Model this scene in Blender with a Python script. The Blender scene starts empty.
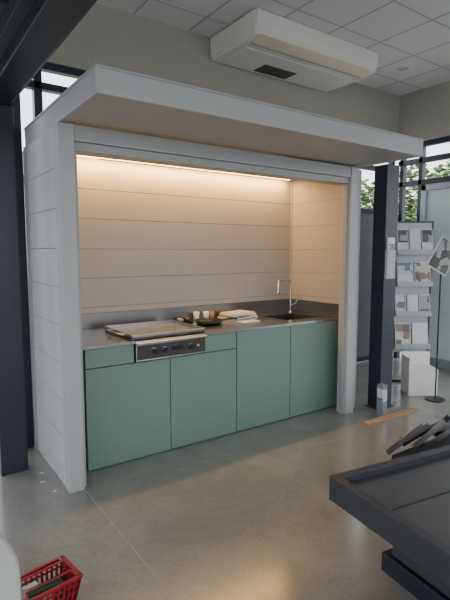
import bpy, bmesh, math, random
from mathutils import Vector, Matrix
random.seed(7)
D=bpy.data; C=bpy.context
def link(o): C.scene.collection.objects.link(o); return o
def srgb(r,g,b):
    f=lambda c:(c/255/12.92) if c/255<=.04045 else ((c/255+.055)/1.055)**2.4
    return (f(r),f(g),f(b),1)
# ---------------- materials
def mat(name,col,rough=.5,metal=0,noise=0,scale=8,bump=0,trans=0,emit=None,estr=0,alpha=1,stretch=None,coat=0):
    m=D.materials.new(name); m.use_nodes=True; n=m.node_tree.nodes; l=m.node_tree.links
    b=n['Principled BSDF']; b.inputs['Base Color'].default_value=col
    b.inputs['Roughness'].default_value=rough; b.inputs['Metallic'].default_value=metal
    b.inputs['Transmission Weight'].default_value=trans; b.inputs['Alpha'].default_value=alpha
    b.inputs['Coat Weight'].default_value=coat
    if emit: b.inputs['Emission Color'].default_value=emit; b.inputs['Emission Strength'].default_value=estr
    if noise or bump:
        tc=n.new('ShaderNodeTexCoord'); mp=n.new('ShaderNodeMapping'); l.new(tc.outputs['Object'],mp.inputs[0])
        if stretch: mp.inputs['Scale'].default_value=stretch
        nt=n.new('ShaderNodeTexNoise'); nt.inputs['Scale'].default_value=scale; nt.inputs['Detail'].default_value=6
        l.new(mp.outputs[0],nt.inputs['Vector'])
        if noise:
            cr=n.new('ShaderNodeValToRGB'); e=cr.color_ramp.elements
            e[0].position=.3; e[1].position=.7
            e[0].color=tuple(c*(1-noise) for c in col[:3])+(1,); e[1].color=tuple(min(1,c*(1+noise)) for c in col[:3])+(1,)
            l.new(nt.outputs['Fac'],cr.inputs[0]); l.new(cr.outputs[0],b.inputs['Base Color'])
        if bump:
            bp=n.new('ShaderNodeBump'); bp.inputs['Strength'].default_value=bump; bp.inputs['Distance'].default_value=.01
            l.new(nt.outputs['Fac'],bp.inputs['Height']); l.new(bp.outputs[0],b.inputs['Normal'])
    return m
M_alu=mat('powder_grey',srgb(172,175,176),.42,0,.03,60)
M_alu2=mat('header_grey',srgb(160,163,163),.4,0,.03,60)
M_board=mat('composite_board',srgb(190,192,193),.5,0,.03,40)
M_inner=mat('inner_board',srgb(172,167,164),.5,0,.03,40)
M_dark=mat('anthracite_steel',srgb(38,43,54),.38,.2,.08,30)
M_dark2=mat('anthracite_panel',srgb(54,57,63),.5,.1,.1,20)
M_deck=mat('anthracite_deck',srgb(68,71,76),.42,.1,.08,6)
M_teal=mat('teal_laminate',srgb(114,141,131),.4,0,.02,30)
M_carc=mat('cabinet_carcass',srgb(30,36,40),.6,0,.05,20)
M_steel=mat('brushed_steel',srgb(176,178,181),.24,1,.05,14,.03,stretch=(1,30,30))
M_steelb=mat('steel_backsplash',srgb(125,128,131),.32,.9,.06,14,stretch=(1,1,30))
M_chrome=mat('chrome',srgb(200,200,200),.15,1,.02,10)
M_black=mat('black_plastic',srgb(18,18,20),.35,0,.1,30)
M_wall=mat('painted_plaster',srgb(170,166,157),.8,0,.03,5,.05)
M_tile=mat('ceiling_tile',srgb(232,233,232),.85,0,.04,90,.15)
M_tbar=mat('ceiling_tbar',srgb(188,190,192),.6,0,.02,20)
M_white=mat('white_plastic',srgb(234,233,227),.4,0,.02,20)
M_cream=mat('cream_flap',srgb(232,222,196),.3,0,.02,20)
M_grille=mat('dark_grille',srgb(60,62,64),.5,.2,.1,40)
M_paper=mat('paper_white',srgb(222,223,225),.6,0,.03,12)
M_red=mat('red_plastic',srgb(145,28,40),.35,0,.06,20)
M_chair=mat('shell_grey',srgb(168,170,168),.5,0,.03,14)
M_wood=mat('pine_wood',srgb(176,140,105),.6,0,.18,6,stretch=(1,12,12))
M_glassf=mat('frosted_glass',srgb(205,215,218),.35,0,.03,6,trans=.4)
M_glassd=mat('smoked_glass',srgb(105,108,110),.3,0,.1,3,trans=.25)
M_frame=mat('light_door_frame',srgb(165,170,174),.4,.2,.03,20)
M_leaf=mat('leaves',srgb(96,120,66),.6,0,.4,2)
M_bark=mat('bark',srgb(80,66,52),.9,0,.3,10)
M_asph=mat('asphalt',srgb(150,150,148),.9,0,.1,4)
M_render=mat('outside_render',srgb(140,142,140),.9,0,.05,4)
M_ltgrey=mat('galvanised',srgb(150,154,158),.35,.6,.15,12)
def concrete():
    m=D.materials.new('polished_concrete'); m.use_nodes=True; n=m.node_tree.nodes; l=m.node_tree.links; b=n['Principled BSDF']
    tc=n.new('ShaderNodeTexCoord')
    n1=n.new('ShaderNodeTexNoise'); n1.inputs['Scale'].default_value=1.6; n1.inputs['Detail'].default_value=10; n1.inputs['Roughness'].default_value=.7; n1.inputs['Distortion'].default_value=.6
    n2=n.new('ShaderNodeTexNoise'); n2.inputs['Scale'].default_value=45; n2.inputs['Detail'].default_value=4
    n3=n.new('ShaderNodeTexNoise'); n3.inputs['Scale'].default_value=3.5; n3.inputs['Detail'].default_value=8; n3.inputs['Roughness'].default_value=.75
    for q in (n1,n2,n3): l.new(tc.outputs['Object'],q.inputs[0])
    cr=n.new('ShaderNodeValToRGB'); e=cr.color_ramp.elements; e[0].position=.3;e[1].position=.7
    e[0].color=srgb(126,126,121); e[1].color=srgb(151,151,146); l.new(n1.outputs['Fac'],cr.inputs[0])
    st=n.new('ShaderNodeValToRGB'); e=st.color_ramp.elements; e[0].position=.56;e[1].position=.74
    e[0].color=(1,1,1,1); e[1].color=(.76,.75,.73,1); l.new(n3.outputs['Fac'],st.inputs[0])
    mm=n.new('ShaderNodeMixRGB'); mm.blend_type='MULTIPLY'; mm.inputs[0].default_value=.7
    l.new(cr.outputs[0],mm.inputs[1]); l.new(st.outputs[0],mm.inputs[2])
    mx=n.new('ShaderNodeMixRGB'); mx.blend_type='OVERLAY'; mx.inputs[0].default_value=.2
    l.new(mm.outputs[0],mx.inputs[1]); l.new(n2.outputs['Fac'],mx.inputs[2]); l.new(mx.outputs[0],b.inputs['Base Color'])
    mr=n.new('ShaderNodeMapRange'); mr.inputs['To Min'].default_value=.12; mr.inputs['To Max'].default_value=.24
    l.new(n1.outputs['Fac'],mr.inputs[0]); l.new(mr.outputs[0],b.inputs['Roughness'])
    b.inputs['IOR'].default_value=1.6
    bp=n.new('ShaderNodeBump'); bp.inputs['Strength'].default_value=.05; bp.inputs['Distance'].default_value=.01
    l.new(n1.outputs['Fac'],bp.inputs['Height']); l.new(bp.outputs[0],b.inputs['Normal'])
    return m
M_floor=concrete()
def printed(name,c1,c2,c3):
    m=D.materials.new(name); m.use_nodes=True; n=m.node_tree.nodes; l=m.node_tree.links; b=n['Principled BSDF']
    tc=n.new('ShaderNodeTexCoord'); v=n.new('ShaderNodeTexVoronoi'); v.inputs['Scale'].default_value=11; v.distance='CHEBYCHEV'
    v.inputs['Randomness'].default_value=.5
    l.new(tc.outputs['Object'],v.inputs[0])
    cr=n.new('ShaderNodeValToRGB'); cr.color_ramp.interpolation='CONSTANT'; e=cr.color_ramp.elements
    e[0].color=c1; e[1].position=.4; e[1].color=c2; x=cr.color_ramp.elements.new(.7); x.color=c3
    l.new(v.outputs['Color'],cr.inputs[0]); l.new(cr.outputs[0],b.inputs['Base Color']); b.inputs['Roughness'].default_value=.4
    return m
M_pr1=printed('print_blue',srgb(120,135,150),srgb(205,210,215),srgb(130,122,110))
M_pr2=printed('print_grey',srgb(95,98,100),srgb(160,162,160),srgb(70,78,72))
M_pr3=printed('print_warm',srgb(140,122,104),srgb(205,202,196),srgb(105,96,86))
# ---------------- helpers
def empty(name,loc=(0,0,0),rot=0,sc=1):
    e=D.objects.new(name,None); e.location=loc; e.rotation_euler=(0,0,rot); e.scale=(sc,)*3; e.empty_display_size=.1; return link(e)
def fin(name,bm,m,parent=None,bevel=0,smooth=False,seg=2):
    me=D.meshes.new(name); bmesh.ops.recalc_face_normals(bm,faces=bm.faces); bm.to_mesh(me); bm.free()
    o=D.objects.new(name,me); link(o); me.materials.append(m)
    if parent: o.parent=parent
    if bevel:
        b=o.modifiers.new('b','BEVEL'); b.width=bevel; b.segments=seg; b.limit_method='ANGLE'; b.angle_limit=.6
    if smooth:
        for p in me.polygons: p.use_smooth=True
    return o
def addbox(bm,x0,x1,y0,y1,z0,z1,M=None):
    vs=[bm.verts.new((x,y,z)) for x in (x0,x1) for y in (y0,y1) for z in (z0,z1)]
    for f in ((0,1,3,2),(4,6,7,5),(0,4,5,1),(2,3,7,6),(0,2,6,4),(1,5,7,3)): bm.faces.new([vs[i] for i in f])
    if M is not None:
        for v in vs: v.co=M@v.co
def boxes(name,L,m,parent=None,bevel=0):
    bm=bmesh.new()
    for b in L: addbox(bm,*b)
    return fin(name,bm,m,parent,bevel)
def cyl(name,r,h,loc,m,parent=None,axis='Z',seg=28,r2=None,bevel=0):
    bm=bmesh.new(); bmesh.ops.create_cone(bm,cap_ends=True,segments=seg,radius1=r,radius2=r if r2 is None else r2,depth=h)
    R={'Z':Matrix(),'Y':Matrix.Rotation(math.pi/2,4,'X'),'X':Matrix.Rotation(math.pi/2,4,'Y')}[axis]
    bm.transform(Matrix.Translation(loc)@R)
    o=fin(name,bm,m,parent,bevel)
    for p in o.data.polygons:
        if len(p.vertices)==4: p.use_smooth=True
    return o
def tube(name,pts,r,m,parent=None,cyclic=False):
    cu=D.curves.new(name,'CURVE'); cu.dimensions='3D'; cu.bevel_depth=r; cu.bevel_resolution=4; cu.use_fill_caps=True
    s=cu.splines.new('POLY'); s.points.add(len(pts)-1)
    for p,q in zip(s.points,pts): p.co=(*q,1)
    s.use_cyclic_u=cyclic
    o=D.objects.new(name,cu); link(o)
    dg=C.evaluated_depsgraph_get(); me=D.meshes.new_from_object(o.evaluated_get(dg)); D.objects.remove(o)
    o=D.objects.new(name,me); link(o); me.materials.clear(); me.materials.append(m)
    for p in me.polygons: p.use_smooth=True
    if parent: o.parent=parent
    return o
# ---------------- room
CE=3.8; YB=4.36; XR=6.1; BH=3.2; XL=-4.0; YF=-4.0
boxes('floor',[(XL-.2,XR+.15,YF-.2,YB+.2,-.1,0)],M_floor)
boxes('ground_outside',[(-40,60,-40,60,-.3,-.12)],M_asph)
boxes('ceiling',[(XL-.2,XR+.15,YF-.2,YB+.2,CE,CE+.1)],M_tile)
T=[];x=XL
while x<XR: T.append((x-.008,x+.008,YF,YB,CE-.004,CE)); x+=.6
y=YB-.35
while y>YF: T.append((XL,XR,y-.008,y+.008,CE-.004,CE)); y-=.6
boxes('trim_ceiling_grid',T,M_tbar)
boxes('wall_back',[(XL,XR+.15,YB,YB+.2,BH,CE),(1.75,4.5,YB,YB+.2,0,BH),(XL,-1.0,YB,YB+.2,0,BH)],M_wall)
boxes('wall_right',[(XR,XR+.15,YF,YB,3.1,CE),(XR,XR+.15,YF,-1.0,0,3.1)],M_wall)
boxes('wall_left',[(XL-.2,XL,YF,YB,3.4,CE),(XL-.2,XL,YF,YB,0,.15)],M_wall)
boxes('wall_front',[(XL,XR,YF-.2,YF,3.4,CE),(XL,XR,YF-.2,YF,0,.15)],M_wall)
def mull(name,L): return boxes(name,L,M_dark,None,.004)
mull('window_1',[(xx-.035,xx+.035,YB+.02,YB+.1,0,BH) for xx in (-.95,.1,1.12,1.70)]+[(-1,1.75,YB+.02,YB+.1,z-.03,z+.03) for z in (.05,2.2,3.0,3.17)])
w2=empty('window_2')
boxes('frame',[(xx-.03,xx+.03,YB+.02,YB+.1,0,BH) for xx in (4.53,5.25,6.05)]+[(4.5,XR,YB+.02,YB+.1,z-.03,z+.03) for z in (.05,2.15,2.75,3.17)],M_dark,w2,.004)
boxes('pane',[(4.56,6.02,YB+.05,YB+.06,.08,2.12)],M_glassd,w2)
mull('window_3',[(XR+.02,XR+.1,yy-.03,yy+.03,0,3.1) for yy in (4.3,4.0,2.9,1.9,.9,-.1,-.97)]+[(XR+.02,XR+.1,-1,YB,z-.035,z+.035) for z in (2.55,2.85,3.07)]+[(XR+.02,XR+.1,-1,2.9,z-.03,z+.03) for z in (.05,)])
mull('window_4',[(XL-.14,XL-.06,yy-.03,yy+.03,.15,3.4) for yy in (-3.9,-2,0,2,4.2)])
mull('window_5',[(xx-.03,xx+.03,YF-.14,YF-.06,.15,3.4) for xx in (-3.9,-2,0,2,4,6)])
boxes('steel_column',[(.74,.88,3.96,4.12,0,CE)],M_dark,None,.005)
d=empty('door_1')
boxes('frame',[(XR-.01,XR+.06,3.88,3.96,.0,2.5),(XR-.01,XR+.06,2.95,3.03,0,2.5),(XR-.01,XR+.06,2.95,3.96,2.42,2.5),(XR-.01,XR+.06,2.95,3.96,0,.12)],M_frame,d,.006)
boxes('pane',[(XR+.02,XR+.035,3.03,3.88,.12,2.42)],M_glassf,d)
tube('handle',[(XR-.01,3.80,.9),(XR-.07,3.80,.9),(XR-.07,3.80,1.5),(XR-.01,3.80,1.5)],.014,M_chrome,d)
boxes('trim_floor_joint',[(.975,.980,YF,3.02,0,.0012)],mat('joint_filler',srgb(160,160,154),.5,0,.12,20))
boxes('trim_floor_joint_cross',[(1.0,XR,2.975,2.98,0,.0012)],mat('joint_filler_dark',srgb(125,126,121),.6,0,.1,20))
# ---------------- kiosk
K=empty('kitchen_kiosk')
X0,X1,Y0,Y1=.88,3.80,3.03,4.10
YR=3.94
ZS=2.37
PX0,PX1=3.56,3.67
M_gap=mat('board_joint',srgb(95,97,100),.7)
boxes('post_front',[(X0,X0+.10,Y0,Y0+.10,0,ZS),(PX0,PX1,Y0,Y0+.08,0,ZS),(PX0,X1,Y0+.08,Y0+.12,0,ZS)],M_alu,K,.004)
boxes('post_rail',[(X0+.10,X0+.125,Y0+.035,Y0+.075,0,ZS-.16),(PX0-.022,PX0,Y0+.035,Y0+.075,0,ZS-.16)],M_alu2,K,.003)
boxes('post_rear',[(X0,X0+.07,YR-.08,YR,0,ZS),(X1-.025,X1,Y1-.11,Y1,0,ZS)],M_alu,K,.004)
zs=[0,.1,.35,.6,.85,1.10,1.355,1.605,1.86,2.11,2.37]
boxes('side_boards_outer',[(X0+.006,X0+.024,Y0+.10,YR-.08,a+.002,b-.002) for a,b in zip(zs,zs[1:])],M_board,K,.001)
boxes('side_boards_backing',[(X0+.009,X0+.0245,Y0+.10,YR-.08,0,ZS)],M_gap,K)
boxes('side_boards_right_outer',[(X1-.022,X1-.006,Y0+.12,Y1-.11,a+.003,b-.003) for a,b in zip(zs,zs[1:])],M_board,K,.003)
boxes('core',[(X0+.025,X0+.09,Y0+.10,YR,0,ZS),(X0+.025,X0+.09,YR,Y1-.02,0,ZS),(X1-.05,X1-.022,Y0+.12,Y1-.11,0,ZS),(X0+.09,X1-.02,Y1-.05,Y1-.02,0,ZS)],M_alu2,K)
boxes('inner_boards_back',[(X0+.1,X1-.04,Y1-.065,Y1-.05,a+.0025,b-.0025) for a,b in zip(zs,zs[1:])],M_inner,K,.002)
boxes('inner_boards_right',[(X1-.055,X1-.04,Y0+.12,Y1-.065,a+.0025,b-.0025) for a,b in zip(zs,zs[1:])],M_inner,K,.002)
boxes('inner_boards_left',[(X0+.09,X0+.105,Y0+.11,Y1-.065,a+.0025,b-.0025) for a,b in zip(zs,zs[1:])],M_inner,K,.002)
boxes('corner_trim',[(X1-.07,X1-.055,Y1-.08,Y1-.065,.0,ZS)],M_inner,K,.002)
boxes('header',[(X0+.10,PX0,Y0+.01,Y0+.17,2.275,ZS),(X0+.10,PX0,Y0+.03,Y0+.17,2.215,2.27)],M_alu2,K,.004)
boxes('header_lip',[(X0+.10,PX0,Y0+.0,Y0+.03,2.27,2.28)],M_alu,K,.002)
CY=2.40; CX0,CX1=.895,3.70
boxes('fascia',[(CX0,CX1,CY,CY+.05,ZS+.005,2.51),(CX0,CX0+.05,CY+.05,YR,ZS+.005,2.51),(CX1-.05,CX1,CY+.05,YR,ZS+.005,2.51),(CX0+.05,CX1-.05,YR-.05,YR,ZS+.02,2.51)],M_alu,K,.004)
boxes('fascia_cap',[(CX0-.006,CX1+.006,CY-.006,CY+.055,2.5,2.515),(CX0-.006,CX0+.055,CY+.055,YR,2.5,2.515)],M_alu2,K,.003)
boxes('soffit',[(CX0+.05,CX1-.05,CY+.05,Y1-.02,2.385,2.41)],M_alu,K)
boxes('roof',[(CX0+.05,CX1-.05,CY+.05,Y1-.02,2.48,2.50)],M_alu2,K)
boxes('base_plinth',[(X0+.11,X1-.06,Y1-.2,Y1-.07,0,.06)],M_alu2,K)
led=mat('led_strip',srgb(255,220,150),.5,0,emit=(1,.60,.20,1),estr=20)
boxes('led_profile',[(1.1,3.64,3.95,3.975,2.365,2.384)],led,K)
la=D.lights.new('led_light','AREA'); la.shape='RECTANGLE'; la.size=2.5; la.size_y=.03; la.energy=34; la.color=(1,.56,.18)
lo=D.objects.new('led_light',la); link(lo); lo.location=(2.37,3.955,2.355); lo.rotation_euler=(math.radians(12),0,0); lo.parent=K
# ---------------- cabinets
CB=empty('kitchen_cabinet')
yf=3.265
boxes('carcass',[(1.08,3.715,yf+.02,4.02,.06,.755),(1.08,1.46,yf+.02,4.02,.755,.895),(2.085,3.12,yf+.02,4.02,.755,.895),(3.56,3.715,yf+.02,4.02,.755,.895),(3.12,3.56,yf+.02,3.41,.755,.895),(1.1,3.70,yf+.07,4.0,0,.06)],M_carc,CB)
fr=[(1.085,1.455,.757,.893),(1.085,1.757,.008,.75),(1.763,2.405,.008,.75),(2.085,2.405,.757,.893),(2.413,3.035,.008,.893),(3.043,3.708,.008,.893)]
boxes('door_fronts',[(a,b,yf,yf+.019,c,dd) for a,b,c,dd in fr],M_teal,CB,.0015)
sx0,sx1,sy0,sy1=3.12,3.56,3.42,3.80
boxes('countertop',[(1.0,1.463,yf-.012,4.03,.898,.92),(2.082,sx0,yf-.012,4.03,.898,.92),(sx1,3.735,yf-.012,4.03,.898,.92),(sx0,sx1,yf-.012,sy0,.898,.92),(sx0,sx1,sy1,4.03,.898,.92),(1.463,2.082,3.845,4.03,.898,.92)],M_steel,CB)
boxes('backsplash',[(1.0,3.735,4.018,4.033,.92,1.05)],M_steelb,CB,.002)
boxes('backsplash_side',[(3.722,3.736,3.3,4.018,.92,1.05)],M_steelb,CB,.002)
boxes('sink_basin',[(sx0,sx0+.006,sy0,sy1,.76,.915),(sx1-.006,sx1,sy0,sy1,.76,.915),(sx0,sx1,sy0,sy0+.006,.76,.915),(sx0,sx1,sy1-.006,sy1,.76,.915),(sx0,sx1,sy0,sy1,.758,.764)],M_grille,CB)
# ---------------- griddle
G=empty('gas_griddle')
boxes('body',[(1.465,2.08,yf-.02,3.84,.76,.915)],M_steel,G,.004)
boxes('control_panel',[(1.475,2.07,yf-.028,yf-.02,.775,.885)],M_grille,G,.003)
boxes('front_lip',[(1.465,2.08,yf-.045,yf-.0,.885,.905)],M_chrome,G,.004)
boxes('foot_strip',[(1.465,2.08,yf-.03,yf,.757,.768)],M_chrome,G,.002)
for i,kx in enumerate((1.60,1.69,1.93)):
    cyl('knob_ring_%d'%i,.029,.006,(kx,yf-.031,.832),M_chrome,G,'Y')
    cyl('knob_%d'%i,.022,.032,(kx,yf-.048,.832),M_black,G,'Y',r2=.019)
boxes('panel_slot',[(1.76,1.86,yf-.031,yf-.027,.815,.85)],M_black,G,.002)
boxes('indicator',[(1.995,2.01,yf-.031,yf-.027,.825,.84)],mat('indicator_red',srgb(220,60,40),.4,emit=(1,.1,.05,1),estr=1),G)
gx0,gx1,gy0,gy1=1.45,2.10,3.29,3.84
boxes('plate',[(gx0,gx1,gy0,gy1,.925,.935)],M_ltgrey,G)
boxes('plate_rim',[(gx0,gx1,gy0,gy0+.012,.925,.955),(gx0,gx1,gy1-.012,gy1,.925,.965),(gx0,gx0+.012,gy0,gy1,.925,.96),(gx1-.012,gx1,gy0,gy1,.925,.96)],M_steel,G,.003)
boxes('plate_foot',[(gx0+.03,gx0+.06,gy0+.03,gy0+.06,.913,.926),(gx1-.06,gx1-.03,gy0+.03,gy0+.06,.913,.926),(gx0+.03,gx0+.06,gy1-.06,gy1-.03,.913,.926),(gx1-.06,gx1-.03,gy1-.06,gy1-.03,.913,.926)],M_black,G)
tube('plate_handle',[(gx0,3.42,.95),(gx0-.05,3.42,.955),(gx0-.05,3.66,.955),(gx0,3.66,.95)],.008,M_chrome,G)
# ---------------- faucet
F=empty('kitchen_faucet')
cyl('base',.026,.012,(3.60,3.88,.926),M_chrome,F)
fp=[(3.60,3.88,.921),(3.60,3.88,1.24)]
for i in range(1,7):
    a=i/6*math.pi/2; fp.append((3.60-.04*(1-math.cos(a)),3.88,1.24+.04*math.sin(a)))
for i in range(0,7):
    a=i/6*math.pi/2; fp.append((3.44-.04*math.sin(a),3.88-.02,1.24+.04*math.cos(a)))
fp.append((3.40,3.86,1.15))
tube('spout',fp,.012,M_chrome,F)
cyl('aerator',.015,.03,(3.40,3.86,1.145),M_chrome,F)
tube('lever',[(3.60,3.88,1.0),(3.65,3.86,1.01),(3.67,3.85,1.05)],.007,M_chrome,F)
# ---------------- items on counter
MG=empty('magazine_stack',(2.86,3.86,.921),.1)
for i,(w,h,m,r) in enumerate([(.34,.24,M_paper,0),(.32,.23,M_pr3,.1),(.31,.22,M_paper,-.08),(.29,.21,M_paper,.05)]):
    bm=bmesh.new(); addbox(bm,-w/2,w/2,-h/2,h/2,i*.014,i*.014+.0135,Matrix.Rotation(r,4,'Z')); fin('magazine_%d'%i,bm,m,MG,.001)
boxes('notebook',[(2.66,2.86,3.50,3.60,.921,.929)],M_paper,None,.001)
PN=empty('frying_pan')
def lathe(name,prof,loc,m,parent,seg=32):
    bm=bmesh.new(); rings=[]
    for r,z in prof:
        rings.append([bm.verts.new((loc[0]+r*math.cos(2*math.pi*i/seg),loc[1]+r*math.sin(2*math.pi*i/seg),loc[2]+z)) for i in range(seg)])
    for A,B in zip(rings,rings[1:]):
        for i in range(seg): bm.faces.new([A[i],A[(i+1)%seg],B[(i+1)%seg],B[i]])
    bm.faces.new(rings[0]); bm.faces.new(rings[-1])
    return fin(name,bm,m,parent,0,True)
lathe('pan_body',[(.11,0),(.135,.035),(.13,.035),(.106,.006)],(2.38,3.66,.921),M_black,PN)
tube('pan_handle',[(2.50,3.62,.95),(2.56,3.60,.96),(2.64,3.57,.962)],.010,M_black,PN)
TR=empty('plate_of_samples')
lathe('dish',[(.06,0),(.10,.014),(.097,.016),(.055,.004)],(2.25,3.90,.921),M_black,TR)
for i in range(5):
    a=i*1.25; lathe('sample_%d'%i,[(.018,0),(.02,.02),(.012,.03)],(2.25+.04*math.cos(a),3.90+.04*math.sin(a),.926),[M_wood,M_black,M_paper][i%3],TR,12)
for i,(cx,cy) in enumerate([(2.43,3.96),(2.53,3.94)]):
    c=empty('cup'); lathe('cup_body',[(.024,0),(.032,.075),(.030,.075),(.022,.005)],(cx,cy,.921),M_white,c)
J=empty('glass_jar'); lathe('jar',[(.022,0),(.026,.05),(.02,.06),(.02,.07)],(2.62,3.97,.921),M_wood,J)
# ---------------- AC
A=empty('air_conditioner')
ax0,ax1,ay0,ay1,az=2.87,4.60,3.58,4.35,3.565
bm=bmesh.new()
prof=[(ay1,CE-.005),(ay1,az+.0),(ay0+.20,az-.0),(ay0+.05,az+.03),(ay0,az+.085),(ay0,CE-.005)]
L_=[bm.verts.new((ax0,a,b)) for a,b in prof]; R_=[bm.verts.new((ax1,a,b)) for a,b in prof]
bm.faces.new(L_); bm.faces.new(R_)
for i in range(len(prof)): j=(i+1)%len(prof); bm.faces.new([L_[i],L_[j],R_[j],R_[i]])
fin('casing',bm,M_white,A,.012,seg=3)
boxes('side_cheek',[(ax0-.012,ax0+.0,ay0+.03,ay1,az+.03,CE-.01),(ax1,ax1+.012,ay0+.03,ay1,az+.03,CE-.01)],M_white,A,.006)
bm=bmesh.new()
Mt=Matrix.Translation((0,ay0+.1,az+.018))@Matrix.Rotation(math.radians(-14),4,'X')
addbox(bm,ax0+.08,ax1-.08,-.07,.07,-.012,.0,Mt); fin('flap',bm,M_cream,A,.004)
boxes('outlet_gap',[(ax0+.07,ax1-.07,ay0+.185,ay0+.20,az-.004,az+.004)],M_tbar,A)
boxes('intake_panel',[(ax0+.10,ax1-.10,ay0+.28,ay1-.06,az-.010,az)],M_white,A,.004)
boxes('intake_grille',[(3.38,3.82,ay0+.50+i*.034,ay0+.516+i*.034,az-.016,az-.009) for i in range(6)],M_grille,A)
boxes('intake_back',[(3.37,3.83,ay0+.49,ay0+.70,az-.012,az-.0095)],mat('grille_mid',srgb(115,116,116),.6),A)
for i,(dx,dy) in enumerate([(5.23,3.71),(5.23,1.6),(1.2,1.6)]):
    q=empty('downlight'); lathe('ring',[(.10,0),(.095,-.012),(.075,-.014),(.07,-.004)],(dx,dy,CE-.001),M_white,q)
    cyl('lens',.068,.004,(dx,dy,CE-.006),M_tbar,q)
# ---------------- dark pergola left
PG=empty('pergola_frame')
boxes('post',[(.56,.74,3.55,3.70,0,2.56)],M_dark,PG,.005)
boxes('post_front',[(.56,.71,-1.2,-1.05,0,2.56)],M_dark,PG,.005)
boxes('beam',[(.56,.72,-1.2,3.70,2.56,2.78)],M_dark,PG,.005)
boxes('beam_gutter',[(.50,.56,-1.2,3.70,2.62,2.70),(.72,.74,-1.2,3.70,2.58,2.64)],M_dark2,PG,.003)
boxes('cross_beam',[(-2.4,.56,3.55,3.70,2.56,2.78),(-2.4,.56,-1.2,-1.05,2.56,2.78)],M_dark,PG,.005)
boxes('post_far',[(-2.55,-2.4,3.55,3.70,0,2.78),(-2.55,-2.4,-1.2,-1.05,0,2.78)],M_dark,PG,.005)
boxes('louvre',[(-2.4,.50,yy,yy+.14,2.68,2.70) for yy in [1.6+.2*i for i in range(9)]],M_dark2,PG,.003)
# ---------------- dark pergola right
PR=empty('pergola_post')
boxes('shaft',[(3.95,4.14,2.93,3.08,0,2.42)],M_dark,PR,.004)
boxes('foot',[(3.93,4.16,2.91,3.10,0,.012)],M_dark2,PR,.002)
L1=empty('leaflet_holder')
boxes('holder',[(3.955,4.08,2.90,2.928,1.32,1.60)],M_glassf,L1,.002)
boxes('leaflets',[(3.965,4.07,2.905,2.925,1.36,1.72)],M_paper,L1,.001)
boxes('print',[(3.97,4.065,2.903,2.9055,1.52,1.66)],M_pr1,L1)
# ---------------- brochure rack
B=empty('brochure_rack',(5.2,3.45,0),math.radians(-35))
boxes('frame',[(-.23,-.215,-.01,.01,0,1.95),(.215,.23,-.01,.01,0,1.95),(-.23,.23,-.01,.01,1.93,1.95),(-.25,.25,-.12,.12,0,.03)],M_dark,B,.002)
boxes('back_panel',[(-.215,.215,.0,.006,.35,1.93)],M_frame,B)
k=0
for z,xs,wd,ht in ((.42,(-.105,.105),.095,.30),(.82,(-.145,0,.145),.066,.25),(1.18,(-.105,.105),.097,.29),(1.56,(-.145,0,.145),.066,.30)):
    for xx in xs:
        Mt=Matrix.Translation((xx,-.06,z))@Matrix.Rotation(math.radians(-9),4,'X')
        bm=bmesh.new(); addbox(bm,-wd,wd,-.010,.010,0,ht,Mt); fin('brochure_%d'%k,bm,M_paper,B,.001)
        bm=bmesh.new(); addbox(bm,-wd+.008,wd-.008,-.012,-.0102,ht*(.45 if k%2 else .12),ht*.95,Mt)
        fin('cover_%d'%k,bm,[M_pr3,M_paper,M_pr1,M_paper,M_pr2,M_pr1,M_pr3,M_pr2,M_paper,M_pr2][k%10],B); k+=1
    boxes('shelf_%d'%k,[(-.215,.215,-.10,0,z-.012,z),(-.215,.215,-.104,-.1,z-.012,z+.05)],M_frame,B,.001)
bx=empty('cardboard_display_box',(4.80,3.05,0),math.radians(-35))
boxes('box',[(-.16,.16,-.12,.12,0,.30)],M_white,bx,.004)
boxes('flaps',[(-.16,-.155,-.12,.12,.30,.42),(-.16,.16,.115,.12,.30,.45)],M_white,bx,.001)
L2=empty('leaflet_stand')
R2=Matrix.Rotation(math.radians(-35),4,'Z')@Matrix.Rotation(.55,4,'Y')@Matrix.Rotation(-.2,4,'X')
bm=bmesh.new(); addbox(bm,-.10,.10,-.006,.006,-.16,.16,Matrix.Translation((4.60,2.70,1.54))@R2); fin('sheet',bm,M_pr2,L2,.001)
bm=bmesh.new(); addbox(bm,-.115,.115,.007,.013,-.175,.17,Matrix.Translation((4.60,2.70,1.54))@R2); fin('tray',bm,M_paper,L2,.001)
tube('arm',[(4.72,2.80,0),(4.72,2.80,1.35),(4.62,2.73,1.50)],.008,M_dark,L2)
cyl('arm_base',.10,.012,(4.72,2.80,.006),M_dark,L2)
sb=empty('product_box'); boxes('box',[(3.82,3.89,2.80,2.87,0,.30)],M_pr1,sb,.002)
boxes('wood_plank',[(3.50,4.28,2.70,2.77,0,.018)],M_wood,None,.002)
# ---------------- pergola roof tray bottom right
TRY=empty('pergola_roof_panel',(1.80,1.63,0),math.radians(-9))
W,H2,z0,z1=2.2,1.7,.30,.43
boxes('rim',[(0,W,-.05,0,z0,z1),(0,.05,-H2,-.05,z0,z1),(W-.05,W,-H2,-.05,z0,z1),(.05,W-.05,-H2,-H2+.05,z0,z1)],M_dark2,TRY,.004)
boxes('deck',[(.05,W-.05,-H2+.05,-.05,z0+.01,z1-.035)],M_deck,TRY)
boxes('deck_seams',[(.05,W-.05,-.35-i*.33,-.34-i*.33,z1-.035,z1-.031) for i in range(4)],M_dark2,TRY)
ST=empty('steel_profile_stack',(1.80,1.63,0),math.radians(-9))
for i in range(3):
    boxes('layer_%d'%i,[(.16+j*.2+.02*i,.28+j*.2+.02*i,-1.62,-.22-.05*((i+j)%3),i*.10,i*.10+.095) for j in range(8)],[M_dark,M_dark2,M_dark][i],ST,.004)
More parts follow.
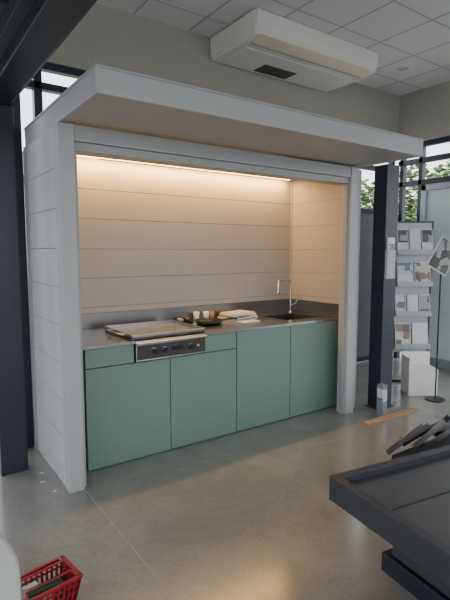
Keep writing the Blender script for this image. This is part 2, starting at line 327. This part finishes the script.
# aluminium profile pile behind
AP=empty('aluminium_profile_pile')
for i in range(12):
    L=.26+random.random()*.2; px=2.98+i*.07; py=2.0-random.random()*.12
    Mt=Matrix.Translation((px,py,.20+.04*random.random()))@Matrix.Rotation(math.radians(-20+random.uniform(-14,14)),4,'Z')@Matrix.Rotation(math.radians(-random.uniform(12,60)),4,'Y')
    bm=bmesh.new(); addbox(bm,-L/2,L/2,-.02,.02,-.004,.004,Mt); addbox(bm,-L/2,L/2,-.02,-.014,0,.04,Mt); fin('profile_%d'%i,bm,[M_ltgrey,M_ltgrey,M_dark2][i%3],AP)
boxes('trestle',[(2.85,3.9,1.85,2.0,.0,.14)],M_dark2,AP,.003)
# ---------------- shopping basket
BK=empty('shopping_basket',(.475,2.06,0),math.radians(10),.74)
bm=bmesh.new()
def lerp(a,b,t): return a+(b-a)*t
hw0,hd0,hw1,hd1,hh=.13,.09,.17,.12,.20
def cor(z):
    t=z/hh; return lerp(hw0,hw1,t),lerp(hd0,hd1,t)
for z in (0,.05,.10,.15,.185):
    w,dp=cor(z); zz=z+(.012 if z<.18 else .02)
    for s in (-1,1):
        addbox(bm,-w,w,s*dp-.003,s*dp+.003,z,zz); addbox(bm,s*w-.003,s*w+.003,-dp,dp,z,zz)
for i in range(11):
    t=i/10*2-1
    for s in (-1,1):
        a=Vector((t*hw0,s*hd0,0)); b=Vector((t*hw1,s*hd1,hh))
        for (p,q) in ((a,b),(Vector((s*hw0,t*hd0,0)),Vector((s*hw1,t*hd1,hh)))):
            r=.006
            vs=[bm.verts.new(c+Vector(o)) for c in (p,q) for o in ((-r,-r,0),(r,-r,0),(r,r,0),(-r,r,0))]
            for f in ((0,1,5,4),(1,2,6,5),(2,3,7,6),(3,0,4,7)): bm.faces.new([vs[k] for k in f])
addbox(bm,-hw0,hw0,-hd0,hd0,0,.006)
for s in (-1,1):
    addbox(bm,-hw1-.012,hw1+.012,s*hd1-.010,s*hd1+.010,.195,.21); addbox(bm,s*hw1-.012,s*hw1+.012,-hd1,hd1,.195,.21)
fin('basket',bm,M_red,BK)
tube('handle_1',[(-.15,-.11,.21),(-.14,-.06,.222),(.14,-.06,.222),(.15,-.11,.21)],.007,M_red,BK)
tube('handle_2',[(-.15,.11,.21),(-.14,.06,.222),(.14,.06,.222),(.15,.11,.21)],.007,M_red,BK)
boxes('contents',[(-.10,.02,-.07,.03,.01,.13),(-.11,-.02,.035,.075,.01,.17)],M_paper,BK,.006)
boxes('contents_dark',[(.03,.11,-.06,.06,.01,.15)],M_grille,BK,.006)
tube('bottle',[(-.1,0,.16),(.08,-.03,.17)],.026,mat('bottle_green',srgb(40,80,60),.2),BK)
# ---------------- chair
CH=empty('shell_chair',(-.05,1.20,0),math.radians(145),1.04)
bm=bmesh.new(); nu,nv=14,18; grid=[]
for j in range(nv+1):
    v=j/nv; row=[]
    for i in range(nu+1):
        u=i/nu*2-1
        if v<.5:
            t=v/.5; yy=.24-.40*t; zz=.45; w=.23
        else:
            t=(v-.5)/.5; yy=-.16-.08*t-.06*math.sin(t*math.pi/2); zz=.45+.38*t; w=.23-.06*t
        if v>.86: w*=1-max(0,(v-.86)/.14)**2.2*.5
        if v<.1: w*=1-((.1-v)/.1)**2*.3
        curve=.05*u*u
        row.append(bm.verts.new((u*w,yy+(curve if v>.5 else 0),zz+(curve*.6 if v<=.5 else 0))))
    grid.append(row)
for j in range(nv):
    for i in range(nu): bm.faces.new([grid[j][i],grid[j][i+1],grid[j+1][i+1],grid[j+1][i]])
o=fin('shell',bm,M_chair,CH,0,True); s=o.modifiers.new('s','SOLIDIFY'); s.thickness=.02; s2=o.modifiers.new('ss','SUBSURF'); s2.levels=1; s2.render_levels=1
for i,(sx,sy) in enumerate(((-1,-1),(1,-1),(-1,1),(1,1))):
    tube('leg_%d'%(i+1),[(sx*.14,sy*.12,.445),(sx*.22,sy*.22,.0)],.012,M_chrome,CH)
boxes('paper_scrap',[(.76,.79,3.30,3.31,0,.003),(.80,.82,3.12,3.13,0,.003),(.79,.82,3.44,3.45,0,.003)],M_paper,None)
# ---------------- outside
def tree(loc,h,r,n):
    t=empty('tree',loc); tube('trunk',[(0,0,-.12),(.05,.05,h*.5),(0,0,h)],.12,M_bark,t)
    bm=bmesh.new()
    for i in range(n):
        d_=Vector((random.gauss(0,1),random.gauss(0,1),random.gauss(0,1))).normalized()*r*(random.random()**.4)
        d_.z*=1.1; c=Vector((0,0,h*.75))+d_
        q=Matrix.Translation(c)@Matrix.Rotation(random.random()*6.3,4,'Z')@Matrix.Rotation(random.random()*3,4,'X')
        s=.10+.08*random.random()
        vs=[bm.verts.new(q@Vector(p)) for p in ((-s,0,0),(0,-s*.5,0),(s,0,0),(0,s*.5,0))]; bm.faces.new(vs)
    fin('crown',bm,M_leaf,t)
tree((16,8.5,0),3.6,1.9,3500); tree((20,13.5,0),4.0,2.4,3000); tree((16,13.0,0),3.4,1.8,2600)
boxes('building_outside',[(12,12.3,3,14,-.12,2.3)],M_render)
# ---------------- world
w=D.worlds.new('World'); C.scene.world=w; w.use_nodes=True
bg=w.node_tree.nodes['Background']; bg.inputs[0].default_value=(.93,.96,1,1); bg.inputs[1].default_value=3.3
# camera
cam=D.cameras.new('camera'); co=D.objects.new('camera',cam); link(co); C.scene.camera=co
co.location=(0,0,1.58); co.rotation_euler=(math.radians(90-5.74),0,math.radians(-35))
cam.sensor_fit='VERTICAL'; cam.sensor_height=36; cam.lens=477/600*36; cam.clip_start=.05
